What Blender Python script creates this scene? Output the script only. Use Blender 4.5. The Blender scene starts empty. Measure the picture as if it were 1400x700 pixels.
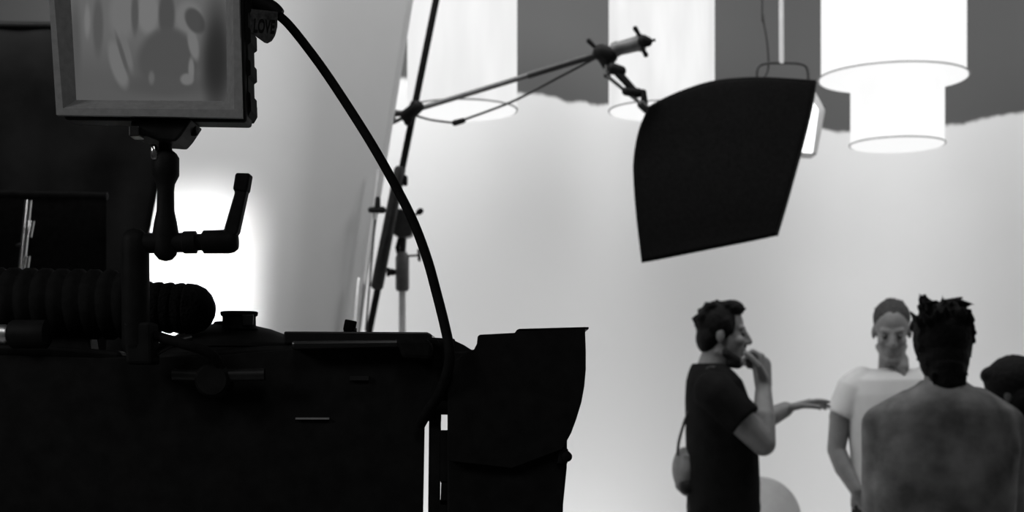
import bpy, bmesh, math, random
from mathutils import Vector, Matrix, Quaternion

# ------------------------------------------------------------------ camera
SC = bpy.context.scene
COL = SC.collection
FPX, CX, HZ, CAMZ = 2000.0, 700.0, 540.0, 1.38       # focal length in px (1400 wide), horizon row, lens height

cam_d = bpy.data.cameras.new('camera')
cam = bpy.data.objects.new('camera', cam_d)
COL.objects.link(cam)
cam.location = (0, 0, CAMZ)
cam.rotation_euler = (math.pi / 2, 0, 0)
cam_d.sensor_width = 36.0
cam_d.lens = FPX / 1400.0 * 36.0
cam_d.shift_y = (HZ - 350.0) / 1400.0
cam_d.clip_start = 0.05
cam_d.dof.use_dof = True
cam_d.dof.focus_distance = 1.42
cam_d.dof.aperture_fstop = 12.0
SC.camera = cam

# ------------------------------------------------------------------ world, exposure, lights
w = bpy.data.worlds.new('studio_dark')
SC.world = w
w.use_nodes = True
w.node_tree.nodes['Background'].inputs[0].default_value = (1, 1, 1, 1)
w.node_tree.nodes['Background'].inputs[1].default_value = 0.02
SC.view_settings.view_transform = 'Standard'
SC.view_settings.look = 'None'
SC.view_settings.exposure = 0.0
SC.view_settings.gamma = 1.0
SC.view_settings.use_curve_mapping = False


def area(name, loc, target, sx, sy, power, spread=180):
    d = bpy.data.lights.new(name, 'AREA')
    d.shape = 'RECTANGLE'
    d.size, d.size_y, d.energy = sx, sy, power
    d.spread = math.radians(spread)
    o = bpy.data.objects.new(name, d)
    COL.objects.link(o)
    o.location = loc
    o.rotation_euler = (Vector(target) - Vector(loc)).to_track_quat('-Z', 'Y').to_euler()
    return o


area('overhead_softbox', (-0.6, 5.0, 4.3), (0.6, 7.0, 0.9), 2.2, 1.4, 42, 130)
area('overhead_softbox', (1.6, 5.3, 4.4), (1.9, 8.0, 0.7), 2.2, 1.4, 46)
area('overhead_softbox', (3.0, 4.6, 4.3), (2.3, 7.6, 0.8), 1.6, 1.4, 36)
area('added_low_wall_fill', (-0.6, 5.5, 0.12), (-1.0, 7.0, 1.5), 1.6, 0.2, 6.2, 150)  # unseen low lights, added to brighten the lower part of the wall
area('added_low_wall_fill', (0.7, 6.2, 0.12), (0.3, 7.6, 1.5), 1.6, 0.2, 6.2, 150)
area('added_low_wall_fill', (2.6, 6.3, 0.12), (3.1, 7.4, 1.5), 1.4, 0.2, 4.8, 150)
area('added_board_fill', (-1.6, 3.0, 3.6), (-0.80, 4.8, 1.9), 0.7, 0.5, 13.5, 90)  # added light out of view that brightens the white board
area('front_fill_light', (-1.75, 0.55, 2.3), (-0.30, 1.4, 1.6), 0.5, 0.5, 7)
area('front_fill_light', (0.1, 0.0, 2.9), (-0.1, 1.45, 1.4), 0.5, 0.5, 4.0)  # unseen extra light, added to lift the black camera and cable tag
# hard lamp on the floor, aimed up at the leaning board
area('floor_flood_lamp', (-0.75, 3.3, 0.55), (-1.03, 4.72, 1.63), 0.30, 0.60, 3.2, 9)


# ------------------------------------------------------------------ helpers
def P(px, py, Y):
    return Vector(((px - CX) / FPX * Y, Y, CAMZ + (HZ - py) / FPX * Y))


def mat(name, g, rough=0.6, metal=0.0, spec=0.5, emit=None, noise=0.0, nscale=20.0, bump=0.0):
    m = bpy.data.materials.new(name)
    m.use_nodes = True
    nt = m.node_tree
    b = nt.nodes['Principled BSDF']
    b.inputs['Base Color'].default_value = (g, g, g, 1)
    b.inputs['Roughness'].default_value = rough
    b.inputs['Metallic'].default_value = metal
    b.inputs['Specular IOR Level'].default_value = spec
    if emit is not None:
        b.inputs['Emission Color'].default_value = (1, 1, 1, 1)
        b.inputs['Emission Strength'].default_value = emit
    if noise or bump:
        tc = nt.nodes.new('ShaderNodeTexCoord')
        n = nt.nodes.new('ShaderNodeTexNoise')
        n.inputs['Scale'].default_value = nscale
        n.inputs['Detail'].default_value = 5
        nt.links.new(tc.outputs['Object'], n.inputs['Vector'])
        if noise:
            r = nt.nodes.new('ShaderNodeMapRange')
            r.inputs[1].default_value, r.inputs[2].default_value = 0.3, 0.7
            r.inputs[3].default_value, r.inputs[4].default_value = g * (1 - noise), g * (1 + noise)
            nt.links.new(n.outputs['Fac'], r.inputs[0])
            nt.links.new(r.outputs[0], b.inputs['Base Color'])
        if bump:
            bp = nt.nodes.new('ShaderNodeBump')
            bp.inputs['Strength'].default_value = bump
            bp.inputs['Distance'].default_value = 0.01
            nt.links.new(n.outputs['Fac'], bp.inputs['Height'])
            nt.links.new(bp.outputs[0], b.inputs['Normal'])
    return m


M = {}
M['black'] = mat('black_paint', 0.010, 0.6, spec=0.08, noise=0.3, nscale=60)
M['black_gloss'] = mat('black_gloss_plastic', 0.012, 0.3, spec=0.4, noise=0.2, nscale=80)
M['black_rubber'] = mat('black_rubber', 0.008, 0.8, spec=0.08, noise=0.3, nscale=120)
M['velvet'] = mat('black_velvet', 0.006, 0.95, spec=0.05, noise=0.3, nscale=90)
M['drape'] = mat('black_drape', 0.012, 0.95, spec=0.05, noise=0.4, nscale=8)
M['foam'] = mat('black_foam', 0.007, 0.95, spec=0.1, noise=0.4, nscale=300, bump=0.6)
M['bezel'] = mat('grey_monitor_plastic', 0.25, 0.6, spec=0.3, noise=0.12, nscale=150)
M['dark_metal'] = mat('dark_metal', 0.03, 0.4, 0.6, noise=0.2, nscale=60)
M['grip_metal'] = mat('grey_grip_metal', 0.09, 0.5, 0.4, noise=0.2, nscale=40)
M['chrome'] = mat('chrome', 0.75, 0.18, 1.0, noise=0.05, nscale=30)
M['steel'] = mat('pale_steel', 0.6, 0.35, 0.5, noise=0.08, nscale=30)
M['satin'] = mat('satin_chrome', 0.95, 0.4, 1.0, noise=0.03, nscale=30)
M['board'] = mat('white_foam_board', 0.62, 0.85, spec=0.2, noise=0.03, nscale=3)
M['shade'] = None
M['ring'] = mat('grey_shade_ring', 0.22, 0.5, 0.3, noise=0.1, nscale=40)
M['diffuser'] = mat('lit_white_diffuser', 0.12, 0.7, emit=0.87, noise=0.01, nscale=6)
M['lit_panel'] = mat('lit_lamp_face', 0.8, 0.6, emit=1.6, noise=0.01, nscale=6)
M['housing'] = mat('pale_lamp_housing', 0.5, 0.5, noise=0.06, nscale=20)
M['skin'] = mat('skin', 0.135, 0.55, spec=0.3, noise=0.08, nscale=30, bump=0.05)
M['skin_pale'] = mat('skin_pale', 0.15, 0.55, spec=0.3, noise=0.08, nscale=30, bump=0.05)
M['skin_in_shade'] = mat('skin_shaded', 0.05, 0.6, spec=0.3, noise=0.08, nscale=30, bump=0.05)  # darker copy of the skin, shade put into its colour
M['hair'] = mat('dark_hair', 0.005, 0.7, spec=0.06, noise=0.4, nscale=80, bump=0.5)
M['stubble'] = mat('dark_stubble', 0.022, 0.8, spec=0.05, noise=0.4, nscale=150, bump=0.3)
M['hair_grey'] = mat('short_greying_hair', 0.032, 0.7, spec=0.2, noise=0.4, nscale=120, bump=0.5)
M['eye'] = mat('dark_eye', 0.03, 0.2, noise=0.1)
M['tee_black'] = mat('black_cotton', 0.006, 0.95, spec=0.04, noise=0.25, nscale=25, bump=0.15)
M['tee_white'] = mat('white_cotton', 0.44, 0.9, spec=0.1, noise=0.04, nscale=12, bump=0.15)
M['sweater'] = mat('dark_grey_knit', 0.14, 0.95, spec=0.05, noise=0.5, nscale=9, bump=0.9)
M['trousers'] = mat('dark_trousers', 0.02, 0.9, spec=0.1, noise=0.3, nscale=25)
M['shoe'] = mat('dark_shoe', 0.015, 0.5, noise=0.2)
M['bag'] = mat('grey_bag_cloth', 0.11, 0.85, noise=0.2, nscale=30, bump=0.2)
M['chair'] = mat('pale_grey_upholstery', 0.36, 0.8, noise=0.05, nscale=25)
M['floor'] = mat('pale_studio_floor', 0.5, 0.6, noise=0.06, nscale=2)
M['ceiling'] = mat('dark_studio_ceiling', 0.06, 0.9, noise=0.1, nscale=2)


def wall_material():
    """white cyclorama paint up to a ragged roller line, mid grey paint above"""
    m = bpy.data.materials.new('cyclorama_paint')
    m.use_nodes = True
    nt = m.node_tree
    b = nt.nodes['Principled BSDF']
    b.inputs['Roughness'].default_value = 0.9
    b.inputs['Specular IOR Level'].default_value = 0.15
    tc = nt.nodes.new('ShaderNodeTexCoord')
    sep = nt.nodes.new('ShaderNodeSeparateXYZ')
    nt.links.new(tc.outputs['Object'], sep.inputs[0])
    n = nt.nodes.new('ShaderNodeTexNoise')
    n.inputs['Scale'].default_value = 4.5
    n.inputs['Detail'].default_value = 4
    nt.links.new(tc.outputs['Object'], n.inputs['Vector'])
    ma = nt.nodes.new('ShaderNodeMath'); ma.operation = 'MULTIPLY_ADD'
    nt.links.new(n.outputs['Fac'], ma.inputs[0])
    ma.inputs[1].default_value = 0.10
    nt.links.new(sep.outputs['Z'], ma.inputs[2])
    r = nt.nodes.new('ShaderNodeMapRange')
    nt.links.new(ma.outputs[0], r.inputs[0])
    r.inputs[1].default_value, r.inputs[2].default_value = 2.815, 2.835
    mix = nt.nodes.new('ShaderNodeMix'); mix.data_type = 'RGBA'
    nt.links.new(r.outputs[0], mix.inputs[0])
    mix.inputs[6].default_value = (0.72, 0.72, 0.72, 1)
    mix.inputs[7].default_value = (0.098, 0.098, 0.098, 1)
    nt.links.new(mix.outputs[2], b.inputs['Base Color'])
    return m


def shade_material(name, base, amp):
    """lit translucent lamp fabric with faint vertical gathers"""
    m = mat(name, 0.10, 0.9, spec=0.05)
    nt = m.node_tree
    b = nt.nodes['Principled BSDF']
    tc = nt.nodes.new('ShaderNodeTexCoord')
    mp = nt.nodes.new('ShaderNodeMapping')
    mp.inputs['Scale'].default_value = (9, 9, 1.6)
    n = nt.nodes.new('ShaderNodeTexNoise')
    n.inputs['Scale'].default_value = 1.0
    n.inputs['Detail'].default_value = 3
    nt.links.new(tc.outputs['Object'], mp.inputs[0])
    nt.links.new(mp.outputs[0], n.inputs['Vector'])
    r = nt.nodes.new('ShaderNodeMapRange')
    r.inputs[1].default_value, r.inputs[2].default_value = 0.35, 0.65
    r.inputs[3].default_value, r.inputs[4].default_value = base - amp, base + amp
    nt.links.new(n.outputs['Fac'], r.inputs[0])
    b.inputs['Emission Color'].default_value = (1, 1, 1, 1)
    nt.links.new(r.outputs[0], b.inputs['Emission Strength'])
    return m


def obj(name, bm, m, parent=None, smooth=True, bevel=0.0, kind=None):
    bmesh.ops.recalc_face_normals(bm, faces=bm.faces[:])
    me = bpy.data.meshes.new(name)
    bm.to_mesh(me)
    bm.free()
    return obj_me(name, me, m, parent, smooth, bevel, kind)


def obj_me(name, me, m, parent=None, smooth=True, bevel=0.0, kind=None):
    me.materials.clear()
    me.materials.append(m)
    for p in me.polygons:
        p.use_smooth = smooth
    if smooth:
        try:
            me.set_sharp_from_angle(angle=math.radians(42))
        except Exception:
            pass
    o = bpy.data.objects.new(name, me)
    COL.objects.link(o)
    if bevel:
        bv = o.modifiers.new('bevel', 'BEVEL')
        bv.width, bv.segments, bv.limit_method = bevel, 2, 'ANGLE'
    if parent:
        o.parent = parent
        o.matrix_parent_inverse = Matrix.Translation(-parent.location)
    if kind:
        o['kind'] = kind
    return o


def thing(name, label, cat, loc=(0, 0, 0), group=None):
    o = bpy.data.objects.new(name, None)
    o.empty_display_size = 0.1
    COL.objects.link(o)
    o.location = loc
    return tag(o, label, cat, group)


def tag(o, label, cat, group=None):
    o['label'], o['category'] = label, cat
    if group:
        o['group'] = group
    return o


def frame_of(d):
    d = Vector(d).normalized()
    a = Vector((0, 0, 1)) if abs(d.z) < 0.9 else Vector((1, 0, 0))
    u = d.cross(a).normalized()
    return d, u, d.cross(u).normalized()


def rings(bm, ringlist, cap=True, closed=False):
    vs = [[bm.verts.new(p) for p in r] for r in ringlist]
    n = len(vs[0])
    k = len(vs)
    for i in range(k if closed else k - 1):
        a, b = vs[i], vs[(i + 1) % k]
        for j in range(n):
            bm.faces.new((a[j], a[(j + 1) % n], b[(j + 1) % n], b[j]))
    if cap and not closed:
        bm.faces.new(vs[0])
        bm.faces.new(vs[-1][::-1])


def lathe(bm, origin, axis, prof, seg=28, cap=True):
    """prof: (distance along the axis, radius)"""
    d, u, v = frame_of(axis)
    o = Vector(origin)
    rings(bm, [[o + d * t + (u * math.cos(2 * math.pi * j / seg) + v * math.sin(2 * math.pi * j / seg)) * max(r, 1e-5)
                for j in range(seg)] for t, r in prof], cap)
    return bm


def rod(bm, a, b, r0, r1=None, seg=16):
    a, b = Vector(a), Vector(b)
    r1 = r0 if r1 is None else r1
    return lathe(bm, a, b - a, [(0, r0), ((b - a).length, r1)], seg)


def capsule(bm, a, b, r0, r1, seg=16, nb=5):
    a, b = Vector(a), Vector(b)
    L = max((b - a).length, 1e-4)
    pr = [(-r0 * math.cos(t * math.pi / 2 / nb), r0 * math.sin(t * math.pi / 2 / nb)) for t in range(nb)]
    pr += [(0, r0), (L, r1)]
    pr += [(L + r1 * math.sin(t * math.pi / 2 / nb), r1 * math.cos(t * math.pi / 2 / nb)) for t in range(1, nb + 1)]
    return lathe(bm, a, b - a if (b - a).length > 1e-4 else (0, 0, 1), pr, seg)


def smooth_path(pts, n=8):
    pts = [Vector(p) for p in pts]
    out = []
    for i in range(len(pts) - 1):
        p0, p1, p2, p3 = pts[max(i - 1, 0)], pts[i], pts[i + 1], pts[min(i + 2, len(pts) - 1)]
        for k in range(n):
            t = k / n
            out.append(0.5 * ((2 * p1) + (p2 - p0) * t + (2 * p0 - 5 * p1 + 4 * p2 - p3) * t * t + (3 * p1 - p0 - 3 * p2 + p3) * t ** 3))
    out.append(pts[-1])
    return out


def tube(bm, pts, r, seg=12, n=8, smooth=True):
    ps = smooth_path(pts, n) if smooth else [Vector(p) for p in pts]
    rr = r if callable(r) else (lambda t: r)
    tan = [(ps[min(i + 1, len(ps) - 1)] - ps[max(i - 1, 0)]).normalized() for i in range(len(ps))]
    _, u, _ = frame_of(tan[0])
    L = []
    for i, p in enumerate(ps):
        if i:
            u = (tan[i - 1].rotation_difference(tan[i]) @ u)
            u = (u - tan[i] * u.dot(tan[i])).normalized()
        v = tan[i].cross(u)
        q = rr(i / (len(ps) - 1))
        L.append([p + (u * math.cos(2 * math.pi * j / seg) + v * math.sin(2 * math.pi * j / seg)) * q for j in range(seg)])
    rings(bm, L)
    return bm


def ellipsoid(bm, c, r, rot=None, seg=24, nr=14):
    c = Vector(c)
    R = rot if rot is not None else Matrix.Identity(3)
    L = []
    for i in range(nr + 1):
        t = math.pi * i / nr
        z, s = math.cos(t), max(math.sin(t), 1e-3)
        L.append([c + R @ Vector((r[0] * s * math.cos(2 * math.pi * j / seg), r[1] * s * math.sin(2 * math.pi * j / seg), r[2] * z))
                  for j in range(seg)])
    rings(bm, L)
    return bm


def box(bm, c, s, rot=None):
    c = Vector(c)
    R = rot if rot is not None else Matrix.Identity(3)
    h = [Vector((sx * s[0] / 2, sy * s[1] / 2, sz * s[2] / 2)) for sx, sy, sz in
         ((-1, -1, -1), (1, -1, -1), (1, 1, -1), (-1, 1, -1), (-1, -1, 1), (1, -1, 1), (1, 1, 1), (-1, 1, 1))]
    v = [bm.verts.new(c + R @ p) for p in h]
    for f in ((0, 3, 2, 1), (4, 5, 6, 7), (0, 1, 5, 4), (1, 2, 6, 5), (2, 3, 7, 6), (3, 0, 4, 7)):
        bm.faces.new([v[i] for i in f])
    return bm


def slab(bm, pxs, Y0, Y1, Yref=None):
    """solid prism: outline given as seen at distance Yref, front at Y0, back at Y1"""
    Yr = Y0 if Yref is None else Yref
    q = [P(x, y, Yr) for x, y in pxs]
    a = [bm.verts.new((p.x, Y0, p.z)) for p in q]
    b = [bm.verts.new((p.x, Y1, p.z)) for p in q]
    n = len(q)
    bm.faces.new(a)
    bm.faces.new(b[::-1])
    for i in range(n):
        bm.faces.new((a[i], b[i], b[(i + 1) % n], a[(i + 1) % n]))
    return bm


def rect(x0, y0, x1, y1):
    return [(x0, y0), (x1, y0), (x1, y1), (x0, y1)]


def B():
    return bmesh.new()


def blob(name, bm, m, parent, voxel=0.007, smooth=4, fac=0.5):
    """fuse overlapping shapes into one continuous skin"""
    bmesh.ops.recalc_face_normals(bm, faces=bm.faces[:])
    me = bpy.data.meshes.new(name + '_raw')
    bm.to_mesh(me)
    bm.free()
    o = bpy.data.objects.new(name, me)
    COL.objects.link(o)
    r = o.modifiers.new('r', 'REMESH')
    r.mode, r.voxel_size = 'VOXEL', voxel
    s = o.modifiers.new('s', 'SMOOTH')
    s.factor, s.iterations = fac, smooth
    dg = bpy.context.evaluated_depsgraph_get()
    me2 = bpy.data.meshes.new_from_object(o.evaluated_get(dg))
    bpy.data.objects.remove(o)
    bpy.data.meshes.remove(me)
    me2.name = name
    me2.materials.clear()
    me2.materials.append(m)
    for p in me2.polygons:
        p.use_smooth = True
    o2 = bpy.data.objects.new(name, me2)
    COL.objects.link(o2)
    if parent:
        o2.parent = parent
        o2.matrix_parent_inverse = Matrix.Translation(-parent.location)
    return o2


# ------------------------------------------------------------------ setting
def plan_profile():
    """cyclorama plan: left run, rounded corner, right run"""
    A0, Cn, B0 = Vector((-7.2, 2.4)), Vector((1.98, 8.04)), Vector((7.2, 1.36))
    dA, dB = (A0 - Cn).normalized(), (B0 - Cn).normalized()
    r = 0.9
    pts = [A0, A0.lerp(Cn, 0.4), A0.lerp(Cn, 0.8)]
    p, q = Cn + dA * r, Cn + dB * r
    for i in range(13):
        t = i / 12
        pts.append(p * (1 - t) ** 2 + Cn * 2 * t * (1 - t) + q * t * t)
    pts += [B0.lerp(Cn, 0.6), B0.lerp(Cn, 0.3), B0]
    return pts


def build_setting():
    pts = plan_profile()
    bm = B()
    inner = Vector((0.5, 2.0))
    prof = [(0.5 * (1 - math.sin(a)), 0.5 * (1 - math.cos(a))) for a in [math.pi / 2 * k / 8 for k in range(9)]]
    prof = prof + [(0, 1.2), (0, 2.0), (0, 2.7), (0, 2.9), (0, 3.8), (0, 4.8)]     # inset, height
    L = []
    for i, p in enumerate(pts):
        t = (pts[min(i + 1, len(pts) - 1)] - pts[max(i - 1, 0)]).normalized()
        nrm = Vector((t.y, -t.x))
        L.append([(p.x + nrm.x * ins, p.y + nrm.y * ins, z) for ins, z in prof])
    vs = [[bm.verts.new(q) for q in r] for r in L]
    for i in range(len(vs) - 1):
        for j in range(len(prof) - 1):
            bm.faces.new((vs[i][j], vs[i + 1][j], vs[i + 1][j + 1], vs[i][j + 1]))
    o = obj('wall_back', bm, wall_material(), kind='structure')
    s = o.modifiers.new('thick', 'SOLIDIFY'); s.thickness, s.offset = 0.06, -1
    bm = B(); box(bm, (0, 3.0, -0.05), (15, 12, 0.1))
    obj('floor', bm, M['floor'], smooth=False, kind='structure')
    bm = B(); box(bm, (0, 3.0, 4.85), (15, 12, 0.1))
    obj('ceiling', bm, M['ceiling'], smooth=False, kind='structure')


build_setting()


# ------------------------------------------------------------------ pendant lamps
def shade_wall(bm, c, z0, z1, r, th=0.006, seg=64):
    d = Vector((c.x, c.y, 0))
    def ring(rr, z):
        return [d + Vector((rr * math.cos(2 * math.pi * j / seg), rr * math.sin(2 * math.pi * j / seg), z)) for j in range(seg)]
    rings(bm, [ring(r, z0), ring(r, z1), ring(r - th, z1), ring(r - th, z0)], closed=True)
    return bm


def hoop(bm, c, z, r, t, seg=64):
    d = Vector((c.x, c.y, z))
    L = []
    for j in range(seg):
        a = 2 * math.pi * j / seg
        e = Vector((math.cos(a), math.sin(a), 0))
        L.append([d + e * (r + t * math.cos(k * math.pi / 4)) + Vector((0, 0, t * math.sin(k * math.pi / 4))) for k in range(8)])
    rings(bm, L, closed=True)
    return bm


def pendant(px, rim_py, Y, rpx, hgt, label, m, lower=None, flange=1.0):
    c = P(px, rim_py, Y)
    r = rpx / FPX * Y
    t = thing('pendant_lamp', label, 'lamp', (c.x, c.y, c.z), 'drum pendant lamps over the set')
    obj('shade', shade_wall(B(), c, c.z, c.z + hgt, r), m, t)
    obj('rim', hoop(B(), c, c.z + 0.002, r * flange, 0.0035), M['ring'], t)
    obj('rim', hoop(B(), c, c.z + hgt, r, 0.004), M['ring'], t)
    bm = B(); lathe(bm, (c.x, c.y, c.z - 0.004), (0, 0, 1), [(0, r * flange - 0.006), (0.008, r * flange - 0.006)], 64)
    obj('diffuser', bm, M['diffuser'], t)
    top = c.z + hgt
    bm = B(); rod(bm, (c.x, c.y, top - 0.06), (c.x, c.y, 4.76), 0.008)
    obj('stem', bm, M['dark_metal'], t)
    bm = B(); lathe(bm, (c.x, c.y, 4.74), (0, 0, 1), [(0, 0.05), (0.02, 0.07), (0.058, 0.07)])
    obj('canopy', bm, M['housing'], t)
    bm = B()
    for k in range(3):
        a = k * 2 * math.pi / 3
        rod(bm, (c.x, c.y, top - 0.02), (c.x + r * math.cos(a), c.y + r * math.sin(a), top - 0.02), 0.004, seg=8)
    obj('spider', bm, M['dark_metal'], t)
    if lower:
        rp, py = lower
        c2 = P(px, py, Y); c2.x = c.x + 0.018
        r2 = rp / FPX * Y
        s = obj('lower_shade', shade_wall(B(), c2, c2.z, c.z - 0.012, r2), m, t)
        obj('rim', hoop(B(), c2, c2.z + 0.002, r2 * 1.02, 0.0032), M['ring'], s)
        bm = B(); lathe(bm, (c2.x, c2.y, c2.z - 0.004), (0, 0, 1), [(0, r2 - 0.004), (0.008, r2 - 0.004)], 64)
        obj('lower_diffuser', bm, M['diffuser'], s)
    return t


pendant(632, 151, 5.75, 75, 0.55, 'lit white drum pendant lamp crossed by the long black boom pole', shade_material('lamp_fabric', 0.80, 0.035))
pendant(904.5, 152, 6.3, 72, 0.60, 'lit white drum pendant lamp behind the grip head and flag clamp', shade_material('lamp_fabric_gathered', 0.76, 0.06))
pendant(1221, 107, 6.3, 96.5, 0.62, 'largest lit pendant lamp with two stacked drums, one hanging under the other', shade_material('lamp_fabric_bright', 0.95, 0.04), (62.5, 198), 1.04)


# ------------------------------------------------------------------ hanging work light behind the flag
def work_light():
    Y = 5.7
    c = P(1075, 160, Y)
    t = thing('hanging_work_light', 'small lit rectangular lamp hanging on a rod behind the black flag', 'lamp', c)
    bm = B(); slab(bm, [(1040, 108), (1108, 112), (1129, 150), (1117, 212), (1034, 206)], Y, Y + 0.10)
    obj('housing', bm, M['housing'], t, smooth=False, bevel=0.008)
    bm = B(); slab(bm, [(1046, 120), (1100, 122), (1119, 150), (1111, 209), (1044, 203)], Y - 0.012, Y - 0.001)
    obj('lit_face', bm, M['lit_panel'], t, smooth=False, bevel=0.003)
    bm = B(); tube(bm, [P(1036, 120, Y + .05), P(1035, 98, Y + .05), P(1042, 88, Y + .05), P(1070, 86, Y + .05), P(1097, 88, Y + .05), P(1104, 97, Y + .05), P(1105, 120, Y + .05)], 0.006)
    obj('yoke', bm, M['dark_metal'], t)
    bm = B(); rod(bm, P(1068.5, 87, Y + .05), Vector((P(1068.5, 87, Y).x, Y + .05, 4.79)), 0.0095)
    obj('drop_rod', bm, M['housing'], t)
    bm = B(); capsule(bm, P(1122, 144, Y + .02), P(1125, 147, Y + .02), 0.011, 0.011)
    obj('tilt_knob', bm, M['dark_metal'], t)
    bm = B(); tube(bm, [P(1040, 112, Y + .06), P(1050, 95, Y + .07), P(1049, 60, Y + .07), P(1043, 20, Y + .07), P(1042, -30, Y + .07), Vector((P(1044, 0, Y).x, Y + .08, 4.79))], 0.0045)
    obj('power_lead', bm, M['dark_metal'], t)


work_light()


# ------------------------------------------------------------------ leaning white board, dark drapes
def bounce_board():
    rows = [(1112, (60, 292, 383)), (470, (150, 380, 486)), (-120, (232, 422, 577))]
    Yl, Yc, Yr = 4.62, 4.74, 5.06
    bm = B()
    NU, NV = 28, 14
    grid = []
    for j in range(NV + 1):
        v = j / NV
        py = 1112 + (-120 - 1112) * v
        if py > 470:
            k = (1112 - py) / (1112 - 470); a, b = rows[0][1], rows[1][1]
        else:
            k = (470 - py) / 590; a, b = rows[1][1], rows[2][1]
        xl, xc, xr = [a[i] + (b[i] - a[i]) * k for i in range(3)]
        pl, pc, pr = P(xl, py, Yl), P(xc, py, Yc), P(xr, py, Yr)
        z = pc.z
        row = []
        for i in range(NU + 1):
            t = i / NU * 2 - 1
            if abs(t) < 0.22:                                     # soft hinge
                s = (t + 0.22) / 0.44
                p = (pc.lerp(pl, 0.22)) * (1 - s) ** 2 + pc * 2 * s * (1 - s) + pc.lerp(pr, 0.22) * s * s
            else:
                p = pc.lerp(pl if t < 0 else pr, abs(t))
            row.append(bm.verts.new((p.x, p.y, max(z, 0.005))))
        grid.append(row)
    for j in range(NV):
        for i in range(NU):
            bm.faces.new((grid[j][i], grid[j][i + 1], grid[j + 1][i + 1], grid[j + 1][i]))
    o = obj('bounce_board', bm, M['board'])
    s = o.modifiers.new('thick', 'SOLIDIFY'); s.thickness, s.offset = 0.008, 0
    tag(o, 'tall folded white bounce board leaning behind the camera, lit by a hot patch', 'reflector')


bounce_board()


def cloth(name, top, bot, Y, m, label, cat, waves, amp, nu=40, nv=16, thick=0.006):
    bm = B()
    g = []
    for j in range(nv + 1):
        v = j / nv
        r = []
        for i in range(nu + 1):
            u = i / nu
            a = P(*top[0], Y).lerp(P(*top[1], Y), u)
            b = P(*bot[0], Y).lerp(P(*bot[1], Y), u)
            p = a.lerp(b, v)
            p.y += amp * math.sin(u * waves * 2 * math.pi + 0.6 * math.sin(3 * v)) * (0.05 + 0.95 * v)
            p.z = max(p.z, 0.004)
            r.append(bm.verts.new(p))
        g.append(r)
    for j in range(nv):
        for i in range(nu):
            bm.faces.new((g[j][i], g[j][i + 1], g[j + 1][i + 1], g[j + 1][i]))
    o = obj(name, bm, m)
    s = o.modifiers.new('thick', 'SOLIDIFY'); s.thickness = thick
    return o


def dark_left():
    t = thing('black_drape', 'tall black cloth drape hanging at the left behind the monitor', 'drape', P(100, 300, 3.6))
    o = cloth('cloth', ((-160, 32), (257, 37)), ((-160, 1306), (20, 1306)), 3.6, M['drape'], '', '', 5, 0.02)
    o.parent = t; o.matrix_parent_inverse = Matrix.Translation(-t.location)
    bm = B(); rod(bm, P(-175, 33, 3.6), P(259, 38, 3.6), 0.011)
    obj('top_bar', bm, M['black'], t)
    bm = B(); a = P(-168, 36, 3.6); rod(bm, (a.x, 3.62, 0.0), (a.x, 3.62, a.z + .02), 0.016)
    obj('upright', bm, M['black'], t)
    t2 = thing('floppy_flag', 'lower black cloth flag in front of the tall drape, with a square top edge', 'flag', P(70, 400, 3.1))
    o = cloth('cloth', ((-170, 262), (146, 268)), ((-170, 1360), (146, 1360)), 3.1, M['velvet'], '', '', 3, 0.008)
    o.parent = t2; o.matrix_parent_inverse = Matrix.Translation(-t2.location)
    bm = B(); rod(bm, P(-172, 262, 3.1), P(147, 268, 3.1), 0.008)
    obj('frame_bar', bm, M['black'], t2)
    # chrome stand seen in the dark
    Y = 2.75
    t3 = thing('chrome_light_stand', 'tilted chrome stand tube glinting against the black cloth at the left', 'stand', P(36, 400, Y))
    a, b = P(39, 274, Y), P(30, 366, Y)
    d = (b - a).normalized()
    k = b.z / -d.z
    bm = B(); rod(bm, a, b + d * k * 0.98, 0.0066)
    obj('tube', bm, M['chrome'], t3)
    e = Vector((0.009, -0.006, 0))
    bm = B(); rod(bm, P(44, 302, Y), P(40, 324, Y), 0.005); obj('sleeve', bm, M['chrome'], t3)
    bm = B(); rod(bm, P(38, 350, Y - .01), P(35, 372, Y - .01), 0.005); obj('sleeve', bm, M['chrome'], t3)
    bm = B(); capsule(bm, P(31, 333, Y), P(24, 335, Y), 0.005, 0.004); obj('knob', bm, M['dark_metal'], t3)
    bm = B(); base = b + d * k * 0.98
    obj('collar', lathe(B(), base - d * 0.42, d, [(0, .012), (.05, .014), (.06, .012)]), M['chrome'], t3)
    bm.free()
    for q in range(3):
        an = 0.5 + q * 2.09
        bm = B(); f = base + Vector((0.4 * math.cos(an), 0.4 * math.sin(an), -base.z + 0.012))
        tube(bm, [base - d * 0.38, base - d * 0.33 + Vector((.05 * math.cos(an), .05 * math.sin(an), 0)), f], 0.008)
        obj('leg', bm, M['chrome'], t3)


dark_left()


# ------------------------------------------------------------------ stands, boom pole, grip arm, flag
def tee_knob(bm, a, b, r=0.006, tl=0.03):
    a, b = Vector(a), Vector(b)
    rod(bm, a, b, r * 0.7, seg=8)
    d, u, v = frame_of(b - a)
    capsule(bm, b - v * tl / 2, b + v * tl / 2, r, r, 8, 3)
    return bm


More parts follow.
